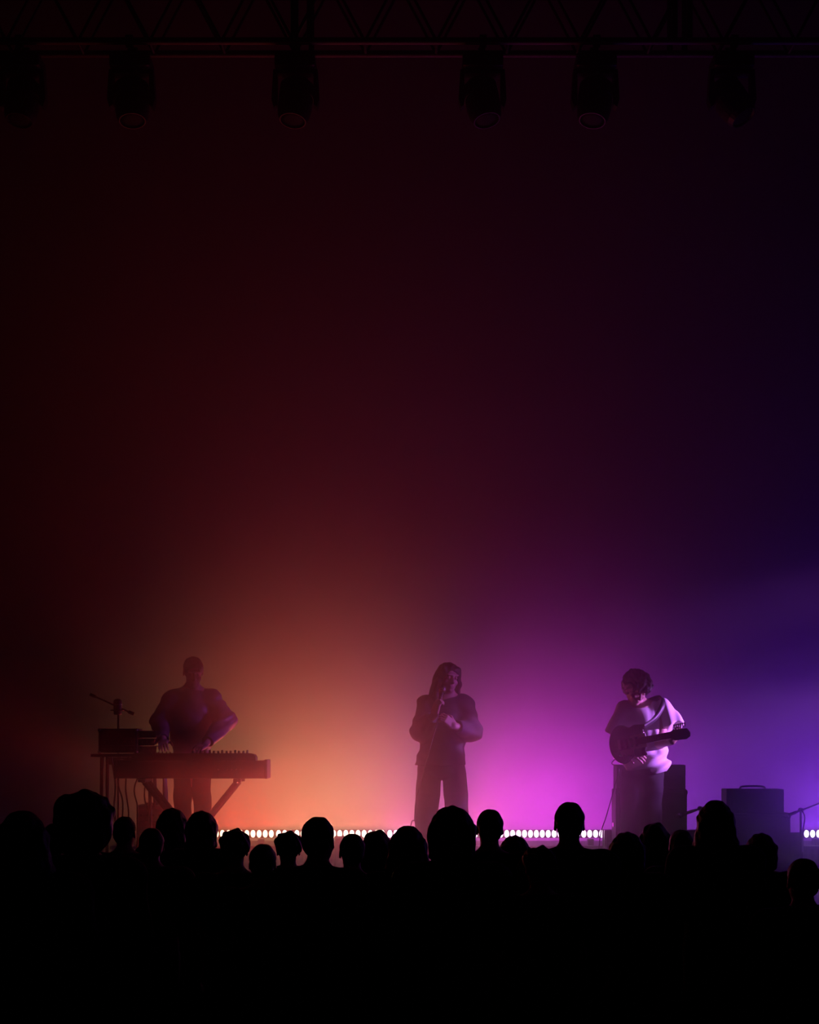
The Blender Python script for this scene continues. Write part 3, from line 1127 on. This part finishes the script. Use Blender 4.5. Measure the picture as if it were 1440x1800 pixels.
for sd in 'LR':
    f = Field(VOX)
    foot(f, J['an' + sd] - V3(0, 0, .012), J['ft' + sd], 1, True)
    f.cut((0, 0, 1), (0, 0, .10)).cut((0, 0, -1), (0, 0, .001))
    child(f, 'shoe', M['shoe'], kp)

# --- singer
sg, J_ = performer('sg', 776, 14.0, 'person singing at centre stage in a loose jacket and wide trousers')
Rs = rotm(.10, .10, .42)
J = dict(head=J_(788, 1192, -.04), neck=J_(783, 1222, .0), chest=J_(781, 1264, .0), belly=J_(778, 1300, .0), pelvis=J_(776, 1348, .0),
         shL=J_(750, 1239), elL=J_(740, 1285, -.06), wrL=J_(764, 1256, -.26),
         shR=J_(816, 1238), elR=J_(829, 1284, -.06), wrR=J_(798, 1276, -.27),
         hipL=J_(755, 1362), knL=J_(749, 1440, -.03), anL=V3(*(J_(752, 1500, .02)[:2]), .085),
         hipR=J_(799, 1362), knR=J_(804, 1440, -.02), anR=V3(*(J_(806, 1500, .03)[:2]), .085),
         ftL=V3(-.25, -1, 0) / 1.031, ftR=V3(.3, -1, 0) / 1.044,
         handL=(V3(.22, -.32, .9), V3(.75, .5, .1), .95, 1), handR=(V3(-.75, -.3, .62), V3(-.45, .6, -.1), .75, -1))
child(body(VOX, J, Rs), 'body', M['skin'], sg)
f = hair(VOX, J['head'], Rs, 1.0, 'loose')
child(f, 'hair', M['hair2'], sg)
f = Field(VOX)
f.ell(J['chest'], (.18, .13, .165), None, .06).ell(J['belly'], (.185, .14, .20), None, .07).ell(J['pelvis'] + V3(0, 0, .02), (.195, .15, .16), None, .07)
f.cone(J['neck'] + V3(0, .015, -.04), J['chest'], .085, .11, .05)
f.cone(J_(735, 1345), J_(760, 1310), .02, .07, .05)
for sd in 'LR':
    f.cone(J['neck'] + V3(0, .01, -.045), J['sh' + sd], .052, .070, .04)
    f.cone(J['sh' + sd], J['el' + sd], .073, .085, .04)
    d = J['wr' + sd] - J['el' + sd]
    f.cone(J['el' + sd], J['el' + sd] + d * .82, .086, .054, .03, 1)
f.cut((0, 0, -1), J_(0, 1345))
nz2 = noise3(.005, 21, 24, 26, 2.0)
f.disp(lambda X, Y, Z: nz2(X, Y, Z) + .005 * np.sin(34 * X + 9 * np.sin(5 * Z)) * np.clip((1.15 - Z) * 5, 0, 1) + .004 * np.sin(70 * Z + 30 * X) * np.clip((np.abs(X) - .14) * 12, 0, 1))
child(f, 'jacket', M['jacket'], sg)
f = Field(VOX)
for sd in 'LR':
    f.chain([J['hip' + sd] + V3(0, 0, .02), J['hip' + sd] * .55 + J['kn' + sd] * .45, J['kn' + sd], J['an' + sd]], [.096, .098, .094, .066], .004)
f.ell(J['pelvis'], (.185, .14, .100), None, .02)
f.cut((0, 0, -1), (0, 0, .05))
nz3 = noise3(.004, 18, 22, 20, 3.0)
f.disp(nz3)
child(f, 'trousers', M['denim'], sg)
for sd in 'LR':
    f = Field(VOX)
    foot(f, J['an' + sd] - V3(0, 0, .012), J['ft' + sd], 1, True)
    f.cut((0, 0, 1), (0, 0, .10)).cut((0, 0, -1), (0, 0, .001))
    child(f, 'shoe', M['shoe'], sg)
sgo = np.array(sg.location)
mt_, mb_ = J_(777, 1217, -.235) + sgo, J_(767, 1262, -.31) + sgo
microphone(Vector(mt_), Vector(mt_ - mb_), 'hand microphone held up by the singer', 1.0)
d_ = (Vector(mb_) - Vector(mt_)).normalized()
tail = Vector(mt_) + d_ * .152
o = B().tube(curve_pts([tail, tail + Vector((-.01, -.02, -.10)), at(752, 1330, 13.66), at(733, 1400, 13.68), at(729, 1440, 13.7), at(722, 1453, 13.7), (at(708, 0, 13.7).x, 13.72, STAGE + .008), (at(690, 0, 13.7).x, 13.3, STAGE + .008), (at(640, 0, 13.7).x, 13.0, STAGE + .008)], 70), .0042, 8).build('microphone_cable', M['cable'])
tag(o, 'thin cable falling from the singer microphone to the stage', 'cable')

# --- guitarist
gt, J_ = performer('gt', 1130, 14.05, 'person with shaggy dark hair and white shirt looking down at a guitar')
Rg = rotm(.62, .06, .30)
J = dict(head=J_(1119, 1211, -.13), neck=J_(1123, 1239, -.02), chest=J_(1131, 1275, .0), belly=J_(1133, 1312, .02), pelvis=J_(1130, 1358, .02),
         shL=J_(1100, 1248), elL=J_(1083, 1302, .06), wrL=J_(1106, 1318, -.18),
         shR=J_(1166, 1246), elR=J_(1160, 1306, -.10), wrR=J_(1182, 1303, -.40),
         hipL=J_(1115, 1370, .02), knL=J_(1111, 1450, -.01), anL=V3(*(J_(1108, 1500, .03)[:2]), .085),
         hipR=J_(1145, 1370, .02), knR=J_(1143, 1450, -.02), anR=V3(*(J_(1146, 1500, .03)[:2]), .085),
         ftL=V3(-.2, -1, 0) / 1.02, ftR=V3(.35, -1, 0) / 1.06,
         handL=(V3(.62, -.25, -.35), V3(.1, .9, -.2), .45, -1), handR=(V3(.35, -.75, .55), V3(-.35, .35, .9), .85, -1))
child(body(VOX, J, Rg), 'body', M['skin'], gt)
child(hair(VOX, J['head'], Rg, 1.04, 'curly'), 'hair', M['hair'], gt)
f = Field(VOX)
f.ell(J['chest'], (.18, .135, .165), None, .06).ell(J['belly'], (.185, .145, .19), None, .07).ell(J_(1136, 1345, .0), (.195, .16, .13), None, .07)
f.cone(J['neck'] + V3(0, .015, -.03), J['chest'], .082, .12, .05)
for sd, tip in (('L', J_(1084, 1292, .04)), ('R', J_(1182, 1279, -.06))):
    f.cone(J['neck'] + V3(0, .02, -.055), J['sh' + sd], .064, .076, .04)
    f.cone(J['sh' + sd], tip, .078, .100, .03, 1)
f.cut((-.12, 0, -1), J_(1136, 1355))
nz4 = noise3(.004, 20, 20, 24, .9)


def folds(X, Y, Z):
    # cloth pulled diagonally from the strap hip up to the fretting arm
    u = Z * .9 - X * .62
    low = np.clip((1.14 - Z) * 9, 0, 1)
    hi = 1 - low
    return nz4(X, Y, Z) + .015 * low * np.sin(62 * u + 2.0 * np.sin(6 * X)) + .008 * hi * np.sin(58 * (X + .32 * Z) + 2 * np.sin(7 * Z)) * np.clip((X - .02) * 12, 0, 1)


f.disp(folds)
child(f, 'shirt', M['tee'], gt)
f = Field(VOX)
for sd in 'LR':
    f.chain([J['hip' + sd] + V3(0, 0, .02), J['kn' + sd], J['an' + sd]], [.100, .088, .078], .02)
f.ell(J['pelvis'], (.16, .125, .11), None, .04)
f.cut((0, 0, -1), (0, 0, .06))
f.disp(noise3(.004, 20, 25, 30, 5.0))
child(f, 'trousers', M['trouser'], gt)
for sd in 'LR':
    f = Field(VOX)
    foot(f, J['an' + sd] - V3(0, 0, .012), J['ft' + sd], 1, True)
    f.cut((0, 0, 1), (0, 0, .10)).cut((0, 0, -1), (0, 0, .001))
    child(f, 'shoe', M['shoe'], gt)

# guitar: local x runs along the neck (0 = bridge), y = up across the strings, z = out of the top
go = np.array(gt.location)
gA = Vector(J_(1104, 1307, -.25) + go)
gB = Vector(J_(1214, 1286, -.72) + go)
gx = (gB - gA).normalized()
gzv = Vector((gx.y, -gx.x, -.05)).normalized()
if gzv.y > 0:
    gzv = -gzv
gyv = gzv.cross(gx).normalized()
gzv = gx.cross(gyv).normalized()
gl = (gB - gA).length
t = thing('electric_guitar', 'dark electric guitar held across the body of the guitarist, neck to the right', 'guitar')
t.matrix_world = Matrix.Translation(gA) @ Matrix((gx, gyv, gzv)).transposed().to_4x4()
f = Field(.005)
f.ell((-.06, 0, 0), (.13, .155, .05), None, .03).ell((.09, .01, 0), (.10, .12, .05), None, .05)
f.cone((.10, .10, 0), (.185, .115, 0), .03, .014, .03).cone((.10, -.09, 0), (.165, -.105, 0), .03, .014, .03)
f.ell((.215, 0, 0), (.055, .07, .07), None, .02, '-')
f.cut((0, 0, 1), (0, 0, .021)).cut((0, 0, -1), (0, 0, -.021))
child(f, 'body', M['wood'], t)
B().box((.13, 0, .023), (.16, .11, .004), bev=.0015).box((.0, -.07, .023), (.14, .05, .004), bev=.0015).build('pickguard', M['white'], t)
hl = gl - .17
B().box((.12 + (hl - .12) / 2, 0, .019), (hl - .12, .05, .026), bev=.009).build('neck', M['neck'], t)
B().box((.17 + (hl - .17) / 2, 0, .0345), (hl - .17, .052, .006), bev=.0015).build('fretboard', M['wood'], t)
fm = None
for i in range(15):
    if fm is None:
        o = B().box((0, 0, 0), (.0025, .05, .003)).build('fret', M['chrome'], t)
        fm = o.data
    else:
        o = link('fret', fm, None, t)
    o.location = (hl - .62 * (1 - 2 ** (-(i + 1) / 12.0)) * .95, 0, .038)
hs = B()
hs.prism([(hl - .01, -.026), (hl + .03, -.036), (hl + .15, -.030), (hl + .175, .004), (hl + .17, .035), (hl + .13, .052), (hl + .03, .046), (hl - .01, .026)], -.009, .009)
bmesh.ops.rotate(hs.bm, cent=(0, 0, 0), matrix=Matrix.Rotation(PI / 2, 3, 'X'), verts=hs.bm.verts)
ho = hs.build('headstock', M['wood'], t)
ho.location = (0, 0, .018)
for i in range(6):
    B().cyl((hl + .03 + i * .021, .045, .012), (hl + .03 + i * .021, .066, .012), .0035).ball((hl + .03 + i * .021, .071, .012), (.009, .009, .005), 8).build('tuning_peg', M['chrome'], t)
for x in (.0, .06, .115):
    B().box((x, 0, .028), (.022, .075, .012), bev=.003).build('pickup', M['black'], t)
B().box((-.06, 0, .029), (.03, .08, .014), bev=.003).build('bridge', M['chrome'], t)
for i in range(6):
    y = -.019 + i * .0076
    B().cyl((-.06, y, .040), (hl + .01, y * .9, .0405), .0009, n=5).build('string', M['chrome'], t)
for i in range(3):
    B().cyl((-.07 + i * .045, -.085 - .006 * i, .02), (-.07 + i * .045, -.085 - .006 * i, .036), .011, .009).build('knob', M['black'], t)
mw = t.matrix_world
s0 = mw @ Vector((-.185, 0, 0))
s1 = mw @ Vector((.18, .105, 0))
G = lambda *a: Vector(J_(*a) + go)
sp = curve_pts([s0, G(1090, 1290, .10), G(1100, 1262, .16), G(1130, 1238, .14), G(1160, 1226, .06), G(1166, 1236, -.10), G(1152, 1262, -.19), s1], 48)
bmx = B()
edges_ = []
for i in range(len(sp)):
    d = (sp[min(i + 1, len(sp) - 1)] - sp[max(i - 1, 0)]).normalized()
    sd_ = d.cross(Vector((0, 1, .3))).normalized() * .022
    edges_.append((sp[i] - sd_, sp[i] + sd_))
prev = None
for a, b in edges_:
    va, vb = bmx.bm.verts.new(a), bmx.bm.verts.new(b)
    if prev:
        bmx.bm.faces.new((prev[0], prev[1], vb, va))
    prev = (va, vb)
stp = bmx.build('strap', M['cable'], None, True)
stp.modifiers.new('thick', 'SOLIDIFY').thickness = .004
stp.parent = t
stp.matrix_parent_inverse = mw.inverted()
jack = mw @ Vector((-.15, -.10, 0))
o = B().tube(curve_pts([jack, jack + Vector((-.03, -.01, -.04)), at(1088, 1352, 13.78), at(1080, 1385, 13.8), at(1066, 1435, 13.84), at(1055, 1472, 13.86), (at(1046, 0, 13.9).x, 13.9, STAGE + .012), (at(1010, 0, 13.9).x, 13.8, STAGE + .008), (at(985, 0, 14).x, 14.1, STAGE + .008)], 60), .0042, 8).build('guitar_cable', M['cable'])
tag(o, 'straight thin cable running down from guitar to the stage floor', 'cable')

# --- the crowd, seen from behind
Rb = rotm(0, 0, PI)


def crowd_joints(v):
    w_ = (0, .012, -.012, .006)[v]
    J = dict(head=V3(0, .015, 1.635), neck=V3(0, -.01, 1.475), chest=V3(0, -.01, 1.30), belly=V3(0, 0, 1.10), pelvis=V3(0, 0, .93))
    for sd, q in (('L', -1), ('R', 1)):
        J['sh' + sd] = V3(q * (.185 + w_), -.01, 1.415)
        J['el' + sd] = V3(q * (.235 + w_), -.03, 1.12)
        J['wr' + sd] = V3(q * (.225 + w_), .09, .88)
        J['hip' + sd] = V3(q * .09, 0, .88)
        J['kn' + sd] = V3(q * .10, .015, .49)
        J['an' + sd] = V3(q * .105, -.02, .085)
        J['ft' + sd] = V3(q * .2, .98, 0)
        J['hand' + sd] = (V3(q * .02, .25, -.96), V3(-q, 0, 0), .3, -q)
    if v == 1:      # arms folded in front
        for sd, q in (('L', -1), ('R', 1)):
            J['el' + sd] = V3(q * .25, .04, 1.14)
            J['wr' + sd] = V3(-q * .02, .22 + .05 * (q > 0), 1.17)
            J['hand' + sd] = (V3(-q * .95, -.05, .1), V3(0, -1, .1), .25, q)
    return J


CV = .011
PARTS = {}
for v in range(2):
    J = crowd_joints(v)
    PARTS['body', v] = body(.009, J, Rb).mesh('body')
    for gname in ('jacket', 'hoodie', 'shirt'):
        f = Field(CV)
        x = dict(jacket=.02, hoodie=.026, shirt=.012)[gname]
        f.ell(J['chest'], (.172 + x, .122 + x, .18), None, .06).ell(J['belly'], (.15 + x * 1.4, .115 + x, .17), None, .07).ell(J['pelvis'] + V3(0, 0, .03), (.165 + x, .125 + x, .12), None, .06)
        f.cone(J['neck'] + V3(0, 0, -.03), J['chest'], .075, .11, .05)
        for sd in 'LR':
            f.cone(J['neck'] + V3(0, 0, -.045), J['sh' + sd], .056 + x, .066 + x, .05)
            if gname == 'shirt':
                f.cone(J['sh' + sd], J['sh' + sd] * .35 + J['el' + sd] * .65, .07 + x, .066 + x, .03, 1)
            else:
                f.cone(J['sh' + sd], J['el' + sd], .063 + x, .052 + x, .03)
                f.cone(J['el' + sd], J['el' + sd] * .08 + J['wr' + sd] * .92, .052 + x, .038 + x, .03, 1)
        if gname == 'hoodie':
            f.ell(J['neck'] + V3(0, -.075, -.02), (.10, .06, .075), None, .03)
            f.cone(J['neck'] + V3(-.06, .0, .0), J['neck'] + V3(.06, 0, 0), .05, .05, .03)
        if gname == 'jacket':
            f.cone(J['neck'] + V3(0, 0, -.02), J['neck'] + V3(0, -.005, .03), .075, .066, .015, 1)
        f.cut((0, 0, -1), (0, 0, .86))
        f.disp(noise3(.004, 19, 23, 27, len(gname)))
        PARTS[gname, v] = f.mesh(gname)
    f = Field(CV)
    for sd in 'LR':
        f.chain([J['hip' + sd] + V3(0, 0, .02), J['kn' + sd], J['an' + sd]], [.102, .076, .066], .02)
    f.ell(J['pelvis'], (.165, .125, .11), None, .04)
    f.cut((0, 0, -1), (0, 0, .06))
    PARTS['trousers', v] = f.mesh('trousers')
    for sd in 'LR':
        f = Field(CV)
        foot(f, J['an' + sd] - V3(0, 0, .012), J['ft' + sd], 1, True)
        f.cut((0, 0, 1), (0, 0, .11)).cut((0, 0, -1), (0, 0, .001))
        PARTS['shoe' + sd, v] = f.mesh('shoe')
HC = crowd_joints(0)['head']
for st in ('short', 'bob', 'long', 'bushy', 'wavy', 'mop', 'bun'):
    PARTS['hair', st] = hair(.007, HC, Rb, 1.0, st).mesh('hair')
TOPH = dict(short=1.765, bob=1.77, long=1.768, bushy=1.795, wavy=1.768, mop=1.775, bun=1.79)
WID = dict(short=.166, bob=.215, long=.22, bushy=.262, wavy=.25, mop=.20, bun=.168)
BARE = {}


def variant(key, m):
    """a copy of a shared mesh with another material"""
    k = (key, m.name)
    if k not in BARE:
        me = PARTS[key].copy()
        me.name = PARTS[key].name
        me.materials.append(m)
        BARE[k] = me
    return BARE[k]


# head centre x, top y, head width in the photo, hair, top, body, yaw, label
CROWD = [
    (147, 1388, 100, 'bushy', 'jacket', 0, 0, .1, 'watcher with the biggest bushy hair, in front of the side table'),
    (219, 1434, 42, 'short', 'shirt', 0, 0, -.2, 'short-haired watcher below the hanging cables'),
    (303, 1420, 52, 'bob', 'hoodie', 0, 1, .0, 'round-haired watcher left of the crossed stand legs'),
    (266, 1454, 50, 'short', 'jacket', 1, 2, .2, 'low short-haired watcher below the combo amplifier'),
    (355, 1425, 57, 'bob', 'jacket', 0, 4, -.1, 'round-haired watcher right under the crossed stand'),
    (413, 1457, 54, 'mop', 'shirt', 0, 1, .1, 'shaggy watcher at the left end of the amber light bar'),
    (462, 1482, 54, 'short', 'shirt', 1, 3, -.1, 'lowest short-haired watcher before the amber lights'),
    (507, 1461, 50, 'mop', 'hoodie', 0, 0, .15, 'shaggy watcher left of the round lone head at the amber lights'),
    (559, 1434, 58, 'short', 'jacket', 0, 2, -.3, 'short-haired watcher standing clear above the amber light bar'),
    (619, 1464, 46, 'short', 'shirt', 1, 4, .1, 'low watcher right below the small junction box'),
    (663, 1459, 58, 'wavy', 'jacket', 1, 0, -.1, 'wavy-haired watcher left of the singer'),
    (717, 1451, 72, 'long', 'hoodie', 0, 3, .05, 'long-haired watcher at the foot of the singer microphone cable'),
    (795, 1416, 78, 'bob', 'jacket', 1, 1, -.1, 'full-haired watcher covering the legs of the singer'),
    (861, 1421, 49, 'short', 'shirt', 0, 0, .05, 'close-cropped watcher with ears showing, right of the singer'),
    (905, 1468, 50, 'bob', 'jacket', 1, 2, .0, 'round-haired watcher below the magenta lights'),
    (949, 1487, 52, 'mop', 'shirt', 0, 4, .2, 'half-hidden watcher behind the left shoulder of the tall one'),
    (1001, 1408, 53, 'short', 'jacket', 0, 0, -.05, 'tall short-haired watcher with shoulders rising before the magenta lights'),
    (1102, 1462, 52, 'bob', 'hoodie', 1, 3, .1, 'round-haired watcher below the guitarist'),
    (1152, 1446, 60, 'wavy', 'jacket', 0, 0, -.15, 'wavy-haired watcher before the tall speaker cabinet'),
    (1197, 1457, 46, 'short', 'hoodie', 0, 1, .1, 'short-haired watcher at the right edge of the tall cabinet'),
    (1258, 1406, 66, 'long', 'jacket', 1, 0, .0, 'tall long-haired watcher between the two speaker cabinets'),
    (1338, 1464, 62, 'bob', 'shirt', 1, 2, .0, 'round-haired watcher before the second speaker cabinet'),
    (1412, 1507, 62, 'short', 'jacket', 1, 4, .1, 'lowest watcher at the right edge, under the violet lights'),
    (40, 1424, 90, 'long', 'hoodie', 1, 0, .1, 'long-haired watcher at the left picture edge'),
    (96, 1446, 50, 'short', 'shirt', 1, 3, 0, 'short-haired watcher between the left edge and the bushy hair'),
]
NUDGE = {1102: -.45, 905: .6, 303: .25, 413: -.75, 266: .3, 462: .15, 1338: .5, 507: .35, 619: -.25, 663: .45}
for (px, pt, pw_, st, top, v, ci, yaw, lab) in CROWD:
    s = max(pw_ / WID[st], (pt - HOR) / .52)
    Yp = min(F / s, 11.75) + NUDGE.get(px, 0)
    s = F / Yp
    zt_ = CAMZ - (pt - HOR) / s
    k = zt_ / TOPH[st]
    t = thing('person', lab, 'person', ((px - 720) / s, Yp, 0), yaw, 'crowd standing before the stage', k)
    link('body', variant(('body', v), M['skin2']), None, t)
    link('hair', variant(('hair', st), M['hair'] if ci % 2 == 0 else M['hair2']), None, t)
    link(top, variant((top, v), TOPS[ci]), None, t)
    link('trousers', variant(('trousers', v), M['trouser'] if ci != 1 else M['denim']), None, t)
    link('shoe', variant(('shoeL', v), M['shoe']), None, t)
    link('shoe', variant(('shoeR', v), M['shoe']), None, t)
